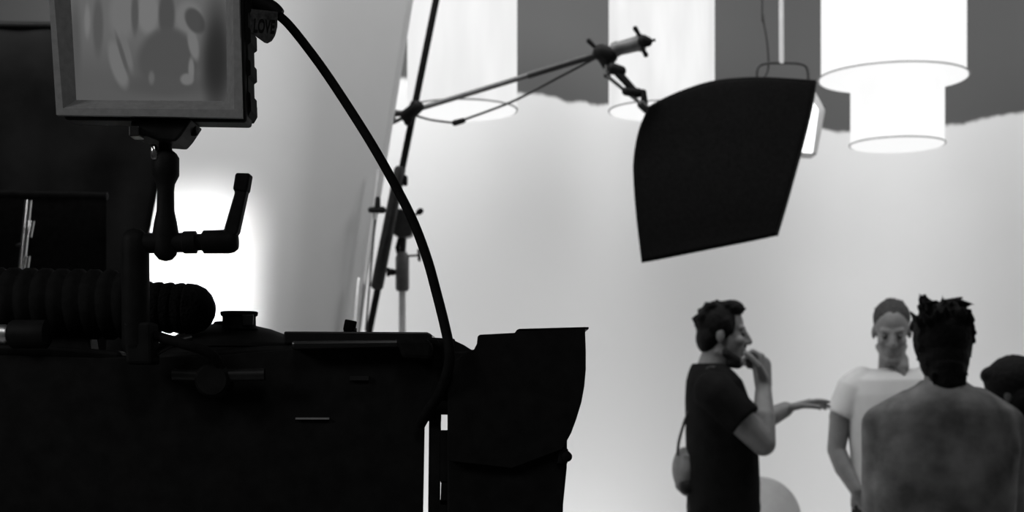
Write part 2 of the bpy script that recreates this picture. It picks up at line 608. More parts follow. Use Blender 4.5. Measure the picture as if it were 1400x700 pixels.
def boom_stand():
    Y = 5.3
    c = P(550, 540, Y)
    t = thing('boom_stand', 'silver boom stand with a grey collar and clamp carrying the long slanted pole', 'stand', (c.x, c.y, 0))
    zc = P(550, 398, Y).z
    bm = B(); rod(bm, (c.x, c.y, 0.30), (c.x, c.y, zc + .05), 0.0135); obj('riser', bm, M['steel'], t)
    ztop = P(550, 345, Y).z
    bm = B(); lathe(bm, (c.x, c.y, zc), (0, 0, 1), [(0, .02), (.01, .025), (ztop - zc - .02, .025), (ztop - zc, .018)], 20)
    obj('collar', bm, M['grip_metal'], t)
    bm = B(); rod(bm, (c.x, c.y, ztop - .01), P(552, 318, Y), 0.012); obj('spigot', bm, M['dark_metal'], t)
    bm = B()
    capsule(bm, P(546, 352, Y), P(543, 338, Y), .008, .008, 8)
    capsule(bm, P(543, 338, Y), P(548, 322, Y), .007, .009, 8)
    obj('lock_lever', bm, M['black'], t)
    bm = B(); slab(bm, [(537, 292), (546, 284), (562, 289), (567, 304), (563, 322), (548, 326), (535, 318)], Y - .03, Y + .04)
    obj('clamp', bm, M['dark_metal'], t, smooth=False, bevel=0.006)
    bm = B(); rod(bm, P(563, 298, Y), P(571, 291, Y), .004, seg=8); capsule(bm, P(573, 290, Y), P(575, 288.5, Y), .011, .011, 12)
    obj('knob', bm, M['black'], t)
    bm = B(); tee_knob(bm, P(541, 372, Y), P(531, 372, Y), .007, .02); capsule(bm, P(537, 372, Y), P(536, 372, Y), .013, .013, 10)
    obj('knob', bm, M['black'], t)
    bm = B(); tee_knob(bm, P(558, 350, Y), P(573, 349, Y), .006, .035)
    obj('knob', bm, M['dark_metal'], t)
    for q in range(3):
        an = 0.3 + q * 2.094
        bm = B(); e = Vector((math.cos(an), math.sin(an), 0))
        b0 = Vector((c.x, c.y, 0))
        tube(bm, [b0 + Vector((0, 0, .62)) + e * .015, b0 + Vector((0, 0, .5)) + e * .12, b0 + e * .5 + Vector((0, 0, .015))], .0125)
        obj('leg', bm, M['chrome'], t)
    bm = B(); lathe(bm, (c.x, c.y, .28), (0, 0, 1), [(0, .02), (.02, .026), (.4, .026), (.42, .02)]); obj('leg_collar', bm, M['grip_metal'], t)

    # long pole
    Yp = 5.22
    a, b = P(597, -4, Yp), P(505, 452, Yp)
    d = (b - a).normalized()
    t2 = thing('boom_pole', 'long black slanted boom pole running from the collar clamp up past the drum lamp', 'pole', P(545, 260, Yp))
    bm = B(); rod(bm, a - d * .9, b + d * 1.1, 0.0125); obj('inner_pole', bm, M['black'], t2)
    s0, s1 = P(547.5, 228, Yp), P(514.5, 396, Yp)
    bm = B(); lathe(bm, s0, s1 - s0, [(0, .015), (.01, .021), ((s1 - s0).length - .01, .023), ((s1 - s0).length, .015)], 20)
    obj('sleeve', bm, M['dark_metal'], t2)
    bm = B(); tee_knob(bm, P(548, 247, Yp), P(554, 247, Yp), .009, .022); obj('knob', bm, M['black'], t2)
    p = b + d * 1.06
    bm = B(); lathe(bm, p - d * .1, d, [(0, .02), (.01, .045), (.16, .045), (.17, .02)]); obj('counterweight', bm, M['black_rubber'], t2)

    # grip arm crossing the lamp
    t3 = thing('grip_arm', 'thin grey grip arm reaching across the drum lamp towards the black flag', 'arm', P(565, 152, 5.17))
    A, Bp = P(552, 155, 5.19), P(838, 68, 5.05)
    bm = B(); rod(bm, A, A.lerp(Bp, .72), .0095); obj('rod', bm, M['grip_metal'], t3)
    bm = B(); rod(bm, A.lerp(Bp, .60), Bp, .0125); obj('outer_rod', bm, M['dark_metal'], t3)
    bm = B(); capsule(bm, P(557, 158, 5.19), P(571, 146, 5.17), .025, .022, 14); capsule(bm, P(566, 142, 5.17), P(558, 166, 5.19), .014, .016, 12)
    obj('clamp', bm, M['black'], t3)
    bm = B(); capsule(bm, P(552, 155, 5.19), P(538, 155, 5.2), .010, .013, 12); capsule(bm, P(538, 151, 5.2), P(538, 161, 5.2), .008, .008, 8)
    obj('end_knob', bm, M['dark_metal'], t3)
    bm = B(); tube(bm, [P(552, 160, 5.2), P(545, 164, 5.2), P(534, 169, 5.2)], .007); obj('lock_handle', bm, M['grip_metal'], t3)
    bm = B(); capsule(bm, P(822, 72, 5.05), P(833, 76, 5.05), .030, .030, 16); capsule(bm, P(826, 78, 5.05), P(829, 88, 5.05), .026, .018, 14)
    obj('grip_head', bm, M['black'], t3)
    bm = B(); capsule(bm, P(816, 67, 5.05), P(805, 56, 5.05), .006, .009, 10); obj('tee_handle', bm, M['black'], t3)
    g0, g1 = P(836, 69, 5.05), P(882, 57, 5.02)
    L = (g1 - g0).length
    bm = B(); lathe(bm, g0, g1 - g0, [(0, .018), (.004, .024), (.02, .027), (.03, .024), (L * .75, .026), (L * .8, .030), (L - .006, .030), (L, .02)], 20)
    obj('gobo_head', bm, M['grip_metal'], t3)
    bm = B(); capsule(bm, P(880, 56, 5.0), P(885, 57, 5.0), .022, .018, 12); rod(bm, P(884, 57, 5.0), P(896, 54.5, 5.0), .005, seg=8)
    obj('lock_bolt', bm, M['black'], t3)
    bm = B(); capsule(bm, P(874, 48, 5.0), P(868.5, 39, 5.0), .006, .009, 10); obj('tee_handle', bm, M['black'], t3)
    bm = B(); capsule(bm, P(878, 66, 5.0), P(883, 75, 5.0), .006, .009, 10); obj('tee_handle', bm, M['black'], t3)

    # articulated flag hanger
    t4 = thing('flag_clamp', 'short black articulated clamp joining the grip head to the top corner of the flag', 'clamp', P(855, 115, 5.0))
    bm = B(); rod(bm, P(829, 88, 5.04), P(828, 104, 5.02), .006, seg=10); capsule(bm, P(829, 103, 5.02), P(831, 104, 5.02), .011, .011, 10); obj('link', bm, M['dark_metal'], t4)
    bm = B(); rod(bm, P(830, 104, 5.01), P(884, 148, 4.98), .0065, seg=10); obj('pin', bm, M['grip_metal'], t4)
    bm = B(); capsule(bm, P(838, 94, 5.0), P(849, 97, 5.0), .020, .018, 14); capsule(bm, P(845, 100, 5.0), P(867, 124, 4.99), .014, .012, 12); obj('upper_joint', bm, M['black'], t4)
    bm = B(); capsule(bm, P(856, 125, 4.99), P(872, 127, 4.99), .015, .017, 12); capsule(bm, P(870, 125, 4.99), P(880, 126, 4.98), .010, .010, 10)
    capsule(bm, P(880, 127, 4.98), P(881, 142, 4.98), .010, .013, 10); obj('lower_joint', bm, M['black'], t4)
    bm = B(); capsule(bm, P(877, 143, 4.97), P(884, 150, 4.97), .015, .014, 12); obj('jaw', bm, M['dark_metal'], t4)

    # safety line
    bm = B(); tube(bm, [P(628, 166, 5.18), P(700, 139, 5.14), P(760, 108, 5.1), P(815, 79, 5.06)], .0045, 8)
    t5 = thing('safety_line', 'thin dark line with a black clip slung below the grip arm', 'line', P(628, 166, 5.18))
    obj('line', bm, M['dark_metal'], t5)
    bm = B(); capsule(bm, P(622, 168, 5.18), P(633, 165, 5.18), .011, .010, 12); obj('clip', bm, M['black'], t5)
    bm = B(); tube(bm, [P(622, 168, 5.18), P(590, 164, 5.19), P(565, 157, 5.2)], .004, 8); obj('tail', bm, M['dark_metal'], t5)


boom_stand()


def slim_stand():
    Y = 4.98
    a, b = P(518.5, 232, Y), P(491, 452, Y)
    t = thing('slim_stand', 'slim pale stand pole with a black clamp beside the edge of the white board', 'stand', P(505, 452, Y))
    d = (b - a).normalized()
    k = a.z / -d.z
    bm = B(); rod(bm, a, a + d * (k - .01), .0065); obj('pole', bm, M['housing'], t)
    bm = B(); rod(bm, P(513, 300, Y - .03), P(500, 452, Y - .03), .0035, seg=8); obj('cable', bm, M['dark_metal'], t)
    bm = B(); lathe(bm, P(491.5, 380, Y - .02), P(484, 470, Y - .02) - P(491.5, 380, Y - .02), [(0, .006), (.01, .010), (.9, .012)], 12)
    obj('lower_tube', bm, M['steel'], t)
    bm = B(); capsule(bm, P(507, 287, Y - .03), P(523, 287, Y - .03), .010, .012, 12); capsule(bm, P(516, 284, Y - .03), P(516.5, 272, Y - .03), .011, .009, 12)
    obj('clamp', bm, M['black'], t)


slim_stand()


def flag():
    cp = lambda pts, n: smooth_path([Vector((x, y, 0)) for x, y in pts], n)
    top = [(887, 147), (905, 137), (935, 124), (970, 113), (1005, 108), (1050, 107), (1115, 111)]
    bot = [(878, 359), (900, 355), (935, 348), (965, 342), (1000, 335), (1030, 329), (1062, 322)]
    lef = [(887, 147), (874, 178), (867, 215), (867, 250), (871, 300), (878, 359)]
    rig = [(1115, 111), (1109, 150), (1098, 195), (1087, 235), (1076, 275), (1062, 322)]
    T, Bt, L, R = cp(top, 6), cp(bot, 6), cp(lef, 6), cp(rig, 6)
    def at(c, t):
        f = t * (len(c) - 1); i = min(int(f), len(c) - 2)
        return c[i].lerp(c[i + 1], f - i)
    bm = B()
    N = 30
    g = []
    for j in range(N + 1):
        v = j / N
        row = []
        for i in range(N + 1):
            u = i / N
            q = at(T, u) * (1 - v) + at(Bt, u) * v + at(L, v) * (1 - u) + at(R, v) * u
            q -= T[0] * (1 - u) * (1 - v) + T[-1] * u * (1 - v) + Bt[0] * (1 - u) * v + Bt[-1] * u * v
            Y = 4.95 + 0.10 * u + 0.06 * math.sin(u * 3.1) * (1 - .5 * v) - 0.12 * v
            row.append(bm.verts.new(P(q.x, q.y, Y)))
        g.append(row)
    for j in range(N):
        for i in range(N):
            bm.faces.new((g[j][i], g[j][i + 1], g[j + 1][i + 1], g[j + 1][i]))
    hem = [g[0][i].co.copy() for i in range(N + 1)]
    rgt = [g[j][N].co.copy() for j in range(N + 1)]
    t = thing('black_flag', 'large curved black cloth flag held out over the set by the grip arm', 'flag', P(990, 230, 5.0))
    o = obj('cloth', bm, M['velvet'], t)
    s = o.modifiers.new('thick', 'SOLIDIFY'); s.thickness, s.offset = 0.006, 0
    bm = B(); tube(bm, hem[::5], .0045, 8, 5); obj('top_rod', bm, M['black'], t)
    bm = B(); tube(bm, rgt[::5], .0045, 8, 5); obj('side_rod', bm, M['black'], t)


flag()


# ------------------------------------------------------------------ people
def basis(yaw, pitch=0, roll=0):
    """head / body frame: x forward, y to its left, z up. yaw 0 looks along +X"""
    return (Matrix.Rotation(yaw, 3, 'Z') @ Matrix.Rotation(pitch, 3, 'Y') @ Matrix.Rotation(roll, 3, 'X'))


def head_shapes(bm, c, R, s=1.0, ears=True):
    c = Vector(c)
    W = lambda x, y, z: c + R @ (Vector((x, y, z)) * s)
    E = lambda x, y, z, a, b, d: ellipsoid(bm, W(x, y, z), (a * s, b * s, d * s), R)
    C = lambda p, q, r0, r1: capsule(bm, W(*p), W(*q), r0 * s, r1 * s, 10, 4)
    E(-.012, 0, .040, .096, .074, .088)          # skull
    E(.030, 0, -.020, .062, .062, .085)          # face
    E(.034, 0, -.070, .050, .050, .042)          # jaw
    C((.072, -.012, -.106), (.072, .012, -.106), .022, .022)      # chin
    C((-.02, -.052, -.07), (.06, -.028, -.100), .018, .016)       # jaw line
    C((-.02, .052, -.07), (.06, .028, -.100), .018, .016)
    C((.086, 0, .020), (.108, 0, -.022), .010, .014)              # nose
    C((.094, -.012, -.028), (.094, .012, -.028), .011, .011)      # nostrils
    C((.070, -.042, .030), (.082, -.012, .029), .010, .010)       # brows
    C((.070, .042, .030), (.082, .012, .029), .010, .010)
    E(.060, .040, -.022, .028, .022, .022)       # cheekbones
    E(.060, -.040, -.022, .028, .022, .022)
    C((.082, -.020, -.056), (.090, .0, -.054), .008, .009)        # lips
    C((.082, .020, -.056), (.090, .0, -.054), .008, .009)
    C((.082, -.016, -.072), (.082, .016, -.072), .009, .009)
    if ears:
        for y in (-1, 1):
            E(-.012, y * .076, -.004, .018, .010, .032)
    return W


def hand_shapes(bm, wrist, d, n, thumb_side, curl, s=1.0, spread=0.0, thumb_in=0.5):
    """palm and five separate fingers. d: along the fingers, n: the way the palm faces"""
    w0 = Vector(wrist)
    d = Vector(d).normalized()
    n = (Vector(n) - d * Vector(n).dot(d)).normalized()
    l = d.cross(n).normalized() * thumb_side
    offs = (.030, .010, -.010, -.029)
    lens = (.072, .080, .074, .058)
    for k in range(4):
        b = w0 + (d * .088 + l * offs[k]) * s
        capsule(bm, w0 + l * offs[k] * .55 * s + d * .01 * s, b, .016 * s, .0125 * s, 10, 3)
        p = b
        ang = 0.0
        fl = lens[k] * s
        for seg_, (fr, cw) in enumerate(((.45, .9), (.31, 1.1), (.24, .7))):
            ang += curl[k] * cw
            dd = d * math.cos(ang) + n * math.sin(ang) + l * spread * (1.5 - k) * .2
            q = p + dd.normalized() * fl * fr
            capsule(bm, p, q, (.0098 - .0008 * seg_) * s, (.009 - .0008 * seg_) * s, 10, 3)
            p = q
    b = w0 + (d * .022 + l * .026) * s
    q = b + (d * .6 + l * .7 + n * thumb_in * .5).normalized() * .045 * s
    capsule(bm, b, q, .016 * s, .0115 * s, 10, 3)
    e = q + (d * .8 + l * .15 + n * thumb_in).normalized() * .034 * s
    capsule(bm, q, e, .011 * s, .010 * s, 10, 3)
    f = e + (d * .8 - l * .05 + n * thumb_in * 1.2).normalized() * .026 * s
    capsule(bm, e, f, .010 * s, .0085 * s, 10, 3)


def torso_loft(bm, levels, yaw, seg=40):
    """levels: (center, half depth front-back, half width); superellipse sections facing yaw"""
    f = Vector((math.cos(yaw), math.sin(yaw), 0)); l = Vector((-math.sin(yaw), math.cos(yaw), 0))
    L = []
    for c, a, b in levels:
        c = Vector(c)
        r = []
        for j in range(seg):
            t = 2 * math.pi * j / seg
            ct, st = math.cos(t), math.sin(t)
            e = 0.85
            r.append(c + f * a * math.copysign(abs(ct) ** e, ct) + l * b * math.copysign(abs(st) ** e, st))
        L.append(r)
    rings(bm, L)
    return bm


def legs(parent, hip, yaw, mt, sep=0.095, r=0.09, stride=0.03):
    """trousers and shoes down to the floor"""
    f = Vector((math.cos(yaw), math.sin(yaw), 0)); l = Vector((-math.sin(yaw), math.cos(yaw), 0))
    hip = Vector(hip)
    bm = B()
    ellipsoid(bm, hip + Vector((0, 0, .02)), (.14, .165, .13), basis(yaw))
    for sgn in (-1, 1):
        a = hip + l * sgn * sep * .9 - Vector((0, 0, .04))
        k = Vector((hip.x, hip.y, hip.z * .53)) + l * sgn * sep + f * (.02 + stride * sgn)
        an = Vector((hip.x, hip.y, .10)) + l * sgn * (sep + .01) + f * stride * sgn
        capsule(bm, a, k, r, .068); capsule(bm, k, an, .066, .052)
    blob('trousers', bm, mt, parent, .012, 4)
    for sgn in (-1, 1):
        an = Vector((hip.x, hip.y, 0)) + l * sgn * (sep + .01) + f * stride * sgn
        bm = B()
        capsule(bm, an + f * -.04 + Vector((0, 0, .048)), an + f * .14 + Vector((0, 0, .038)), .046, .036)
        ellipsoid(bm, an + f * .0 + Vector((0, 0, .08)), (.05, .045, .045), basis(yaw))
        o = blob('shoe', bm, M['shoe'], parent, .008, 3)
        for v in o.data.vertices:
            v.co.z = max(v.co.z, 0.003)


def eyes(parent, W, s=1.0):
    for y in (-1, 1):
        bm = B(); ellipsoid(bm, W(.078, y * .031, .006), (.013 * s,) * 3, None, 12, 8)
        obj('eye', bm, M['eye'], parent)


def spike(bm, a, b, r):
    capsule(bm, a, b, r, r * .25, 7, 2)


def person_black():
    Y = 5.5
    t = thing('person', 'person in a black t-shirt in profile, one hand at the mouth and one arm pointing', 'person', (P(988, 540, Y).x, Y, 0))
    Q = lambda x, y, dy=0: P(x, y, Y) + Vector((0, dy, 0))
    bm = B()
    hc = Q(987, 458); R = basis(-0.06, 0.04)
    W = head_shapes(bm, hc, R, .95)
    capsule(bm, Q(970, 515), Q(982, 480), .062, .056)
    torso_loft(bm, [(Q(975, 515), .07, .11), (Q(978, 530), .09, .16), (Q(983, 570), .10, .165), (Q(988, 640), .105, .15), (Q(989, 715), .11, .15)], 0)
    # near arm, bent up to the mouth
    el = Q(1031, 604, -.20); wr = Q(1038, 527, -.09)
    capsule(bm, Q(972, 540, -.16), Q(1000, 572, -.21), .06, .056)
    capsule(bm, Q(1000, 572, -.21), el, .056, .046)
    capsule(bm, el, Q(1034, 570, -.16), .046, .043); capsule(bm, Q(1034, 570, -.16), wr, .041, .029)
    capsule(bm, wr, Q(1037, 500, -.07), .032, .036)
    hand_shapes(bm, wr, (-.06, .25, 1), (-1, .1, .05), 1, (1.0, 1.15, 1.25, 1.3), 1.15, thumb_in=.6)
    # far arm, pointing
    e2 = Q(1040, 585, .30); w2 = Q(1098, 561, .36)
    capsule(bm, Q(975, 540, .17), e2, .056, .043); capsule(bm, e2, Q(1062, 577, .32), .046, .045); capsule(bm, Q(1062, 577, .32), w2, .045, .032)
    hand_shapes(bm, w2, (1, .05, .30), (.1, -.1, -1), -1, (.18, .3, .36, .4), 1.08, thumb_in=.3)
    blob('body', bm, M['skin'], t, .005, 2)
    eyes(t, W, .95)
    # t-shirt
    bm = B()
    torso_loft(bm, [(Q(968, 497), .060, .075), (Q(972, 507), .082, .12), (Q(976, 520), .102, .175), (Q(980, 545), .116, .20), (Q(984, 580), .126, .20),
                    (Q(987, 620), .133, .185), (Q(988.5, 660), .1345, .18), (Q(988.5, 700), .134, .18), (Q(989, 745), .138, .19)], 0)
    capsule(bm, Q(968, 535, -.15), Q(974, 542, -.19), .075, .073)
    lathe(bm, Q(974, 542, -.19), Q(1016, 584, -.235) - Q(974, 542, -.19), [(0, .072), (.13, .069)], 20)
    capsule(bm, Q(972, 537, .15), Q(978, 543, .19), .072, .07)
    lathe(bm, Q(978, 543, .19), e2 - Q(978, 543, .19), [(0, .07), (.13, .064)], 20)
    blob('t_shirt', bm, M['tee_black'], t, .007, 4)
    # hair
    bm = B()
    H = lambda x, y, dy=0: hc + Vector(((x - 987) * Y / FPX, dy, (458 - y) * Y / FPX))
    ellipsoid(bm, H(981, 443), (.083, .083, .086), R)
    ellipsoid(bm, H(967, 462), (.044, .074, .060), R)
    ellipsoid(bm, H(1000, 422), (.050, .066, .034), R)
    capsule(bm, H(990, 440, -.072), H(996, 455, -.074), .016, .010); capsule(bm, H(990, 440, .072), H(996, 455, .074), .016, .010)
    random.seed(3)
    for k in range(60):
        a = random.uniform(.25, math.pi * 1.05); y = random.uniform(-.055, .055)
        d = Vector((math.cos(a), 0, math.sin(a)))
        p = H(981, 443) + Vector((d.x * .074, y, d.z * .076))
        spike(bm, p, p + d * random.uniform(.008, .015) + Vector((random.uniform(-.012, .016), y * .1, 0)), .016)
    for k in range(12):
        p = H(1000 + random.uniform(-6, 8), 420 + random.uniform(-4, 6), random.uniform(-.05, .05))
        spike(bm, p, p + Vector((.030, 0, random.uniform(-.004, .012))), .014)
    blob('hair', bm, M['hair'], t, .006, 1)
    # beard shadow along the jaw
    bm = B()
    for q in (-1, 1):
        capsule(bm, W(.012, q * .052, -.072), W(.060, q * .030, -.098), .019, .017)
        capsule(bm, W(.030, q * .036, -.108), W(.068, q * .014, -.116), .019, .016)
    ellipsoid(bm, W(.040, 0, -.106), (.043, .038, .022), R)
    capsule(bm, W(.094, -.018, -.042), W(.094, .018, -.042), .006, .006)
    blob('beard', bm, M['stubble'], t, .006, 2)
    legs(t, Q(989, 700), 0, M['trousers'])

    # bag
    b = thing('shoulder_bag', 'small grey shoulder bag hanging at the back of the black t-shirt', 'bag', Q(938, 640, .02))
    bm = B(); ellipsoid(bm, Q(937, 642, .03), (.046, .10, .085)); box(bm, Q(940, 640, .03), (.055, .17, .11))
    blob('body', bm, M['bag'], b, .007, 5)
    bm = B(); capsule(bm, Q(938, 664, -.04), Q(938, 664, .10), .032, .032); ellipsoid(bm, Q(944, 672, .03), (.036, .08, .022))
    blob('base', bm, M['black'], b, .007, 3)
    bm = B(); tube(bm, [Q(925, 622, -.03), Q(927, 603, -.03), Q(934, 578, -.03), Q(942, 556, -.04), Q(949, 530, -.08), Q(963, 504, -.10), Q(985, 507, -.07), Q(1000, 521, 0), Q(1016, 548, .08), Q(1022, 580, .14)], .0055, 8)
    obj('strap', bm, M['dark_metal'], b)


person_black()


def person_white():
    Y = 6.2
    yaw = -math.pi / 2 - .10
    t = thing('person', 'person in a white v-neck t-shirt looking down, one arm hanging to the hip', 'person', (P(1220, 540, Y).x, Y, 0))
    Q = lambda x, y, dy=0: P(x, y, Y) + Vector((0, dy, 0))
    bm = B()
    hc = Q(1215, 455, -.05); R = basis(yaw - .12, .34)
    W = head_shapes(bm, hc, R, .97)
    capsule(bm, Q(1222, 512, .03), Q(1219, 472, .01), .060, .050)
    torso_loft(bm, [(Q(1222, 508), .07, .11), (Q(1221, 520), .09, .17), (Q(1221, 560), .105, .16), (Q(1221, 620), .10, .15), (Q(1221, 670), .10, .15)], yaw)
    capsule(bm, Q(1226, 494, -.045), Q(1227, 502, -.075), .040, .030)
    capsule(bm, Q(1227, 502, -.075), Q(1227.5, 513, -.100), .030, .007)
    # arm hanging at his right
    el = Q(1145, 615, .02); wr = Q(1167, 668, -.05)
    capsule(bm, Q(1170, 525), Q(1150, 570, .01), .056, .05); capsule(bm, Q(1150, 570, .01), el, .047, .040)
    capsule(bm, el, Q(1153, 640, -.01), .040, .040); capsule(bm, Q(1153, 640, -.01), wr, .039, .030)
    hand_shapes(bm, wr, (.55, -.1, -.8), (.4, .8, .2), -1, (.25, .35, .4, .45), 1.0)
    # other arm
    e2 = Q(1296, 615, .04); w2 = Q(1296, 690, -.04)
    capsule(bm, Q(1272, 525), e2, .056, .040); capsule(bm, e2, w2, .040, .029)
    hand_shapes(bm, w2, (-.1, -.1, -1), (-1, 0, 0), 1, (.25, .3, .35, .4), 1.0)
    blob('body', bm, M['skin_pale'], t, .006, 3)
    eyes(t, W, .97)
    bm = B()
    torso_loft(bm, [(Q(1221, 504, .02), .076, .110), (Q(1220, 510, .01), .098, .150), (Q(1220, 519), .112, .19), (Q(1220, 540), .122, .205), (Q(1220, 575), .122, .190),
                    (Q(1221, 620), .120, .178), (Q(1221, 660), .122, .178), (Q(1221, 672), .122, .178)], yaw)
    capsule(bm, Q(1178, 522), Q(1168, 530), .066, .070)
    lathe(bm, Q(1168, 528), Q(1149, 570, .01) - Q(1168, 528), [(0, .071), (.135, .064)], 20)
    capsule(bm, Q(1262, 522), Q(1272, 530), .066, .070)
    lathe(bm, Q(1272, 528), Q(1290, 570, .01) - Q(1272, 528), [(0, .071), (.14, .066)], 20)
    blob('t_shirt', bm, M['tee_white'], t, .007, 4)
    bm = B()
    HW = lambda x, y, z: hc + R @ (Vector((x, y, z)) * .97)
    ellipsoid(bm, HW(-.026, 0, .058), (.091, .078, .080), R)
    ellipsoid(bm, HW(-.05, 0, .01), (.056, .076, .07), R)
    random.seed(5)
    for k in range(40):
        a, e = random.uniform(0, 6.28), random.uniform(.35, 1.5)
        d = Vector((math.cos(a) * math.cos(e), math.sin(a) * math.cos(e), math.sin(e)))
        p = HW(-.026 + d.x * .084, d.y * .072, .060 + d.z * .074)
        spike(bm, p, p + R @ d * .014, .009)
    blob('hair', bm, M['hair_grey'], t, .006, 2)
    legs(t, Q(1221, 680), yaw, M['trousers'])


person_white()


def person_back():
    Y = 4.4
    yaw = math.pi / 2 - .06
    t = thing('person', 'person with dark spiky hair and a grey sweater seen from behind', 'person', (P(1290, 540, Y).x, Y, 0))
    Q = lambda x, y, dy=0: P(x, y, Y) + Vector((0, dy, 0))
    bm = B()
    hc = Q(1292, 470, .03); R = basis(yaw, .05)
    W = head_shapes(bm, hc, R, .95)
    capsule(bm, Q(1290, 545), Q(1292, 490, .01), .062, .056)
    torso_loft(bm, [(Q(1290, 545), .07, .13), (Q(1289, 570), .09, .18), (Q(1290, 640), .09, .17), (Q(1292, 760), .1, .155)], yaw)
    for sgn, xs, xe, xw in ((-1, 1206, 1212, 1252), (1, 1374, 1388, 1352)):
        el = Q(xe, 715, .06); wr = Q(xw, 740, .27)
        capsule(bm, Q(xs, 580), el, .05, .04); capsule(bm, el, wr, .04, .028)
        hand_shapes(bm, wr, (-sgn * .5, 1, .05), (0, -.2, -1), -sgn, (.3, .35, .4, .45), .98)
    blob('body', bm, M['skin'], t, .006, 3)
    eyes(t, W, .95)
    bm = B()
    torso_loft(bm, [(Q(1290, 519, .01), .066, .062), (Q(1290, 526, .005), .080, .078), (Q(1289, 535), .095, .115), (Q(1288, 547), .110, .165), (Q(1288, 560), .120, .205), (Q(1288, 578), .128, .222), (Q(1289, 610), .132, .225),
                    (Q(1289, 660), .132, .215), (Q(1291, 720), .130, .205), (Q(1292, 790), .135, .205)], yaw)
    for sgn, xs, xe, xw in ((-1, 1206, 1211, 1248), (1, 1373, 1386, 1354)):
        el = Q(xe, 715, .06); wr = Q(xw, 738, .25)
        capsule(bm, Q(xs, 583), el, .062, .058); capsule(bm, el, wr, .056, .042)
    capsule(bm, Q(1245, 556), Q(1205, 580), .055, .06); capsule(bm, Q(1335, 553), Q(1374, 580), .055, .06)
    blob('sweater', bm, M['sweater'], t, .008, 6)
    bm = B()
    ellipsoid(bm, Q(1291.5, 462, .02), (.088, .098, .110))
    ellipsoid(bm, Q(1291, 490, .0), (.074, .080, .085))
    capsule(bm, Q(1290, 505, -.03), Q(1288, 524, -.045), .058, .045)
    random.seed(11)
    def sp(x0, y0, x1, y1, r=.009, dy=0):
        spike(bm, Q(x0, y0, dy), Q(x1, y1, dy + random.uniform(-.02, .02)), r)
    for k in range(70):
        x = random.uniform(1254, 1324); dy = random.uniform(-.06, .07)
        y = 462 - 47 * math.sqrt(max(.05, 1 - ((x - 1291) / 44) ** 2)) * math.sqrt(max(.2, 1 - (dy / .11) ** 2))
        sp(x, y + 8, x + (x - 1294) * random.uniform(.02, .16) + random.uniform(-4, 4), y - random.uniform(0, 7), .014, dy)
    for k in range(24):
        sp(random.uniform(1262, 1280), random.uniform(412, 438), random.uniform(1246, 1266), random.uniform(399, 436), .007, random.uniform(-.04, .03))
    for k in range(30):
        sg = random.choice((-1, 1)); y = random.uniform(430, 500)
        x = 1291.5 + sg * 39 * math.sqrt(max(.1, 1 - ((y - 462) / 52) ** 2))
        sp(x - sg * 4, y - 8, x + sg * random.uniform(-1, 2), y + 8, .007, random.uniform(-.03, .03))
    sp(1300, 420, 1328, 416, .018); sp(1310, 412, 1330, 417, .010); sp(1296, 415, 1318, 406, .016); sp(1262, 425, 1256, 405, .012); sp(1270, 420, 1266, 402, .012)
    sp(1288, 414, 1289, 402, .006)
    for k in range(8):
        x = random.uniform(1308, 1320)
        sp(x, random.uniform(488, 504), x + random.uniform(-1, 8), random.uniform(512, 526), .0045, random.uniform(-.04, 0))
    for k in range(12):
        x = random.uniform(1264, 1310)
        sp(x, 512, x + random.uniform(-5, 5), random.uniform(525, 533), .008, -.07)
    blob('hair', bm, M['hair'], t, .0045, 1)
    legs(t, Q(1291, 760), yaw, M['trousers'])


person_back()


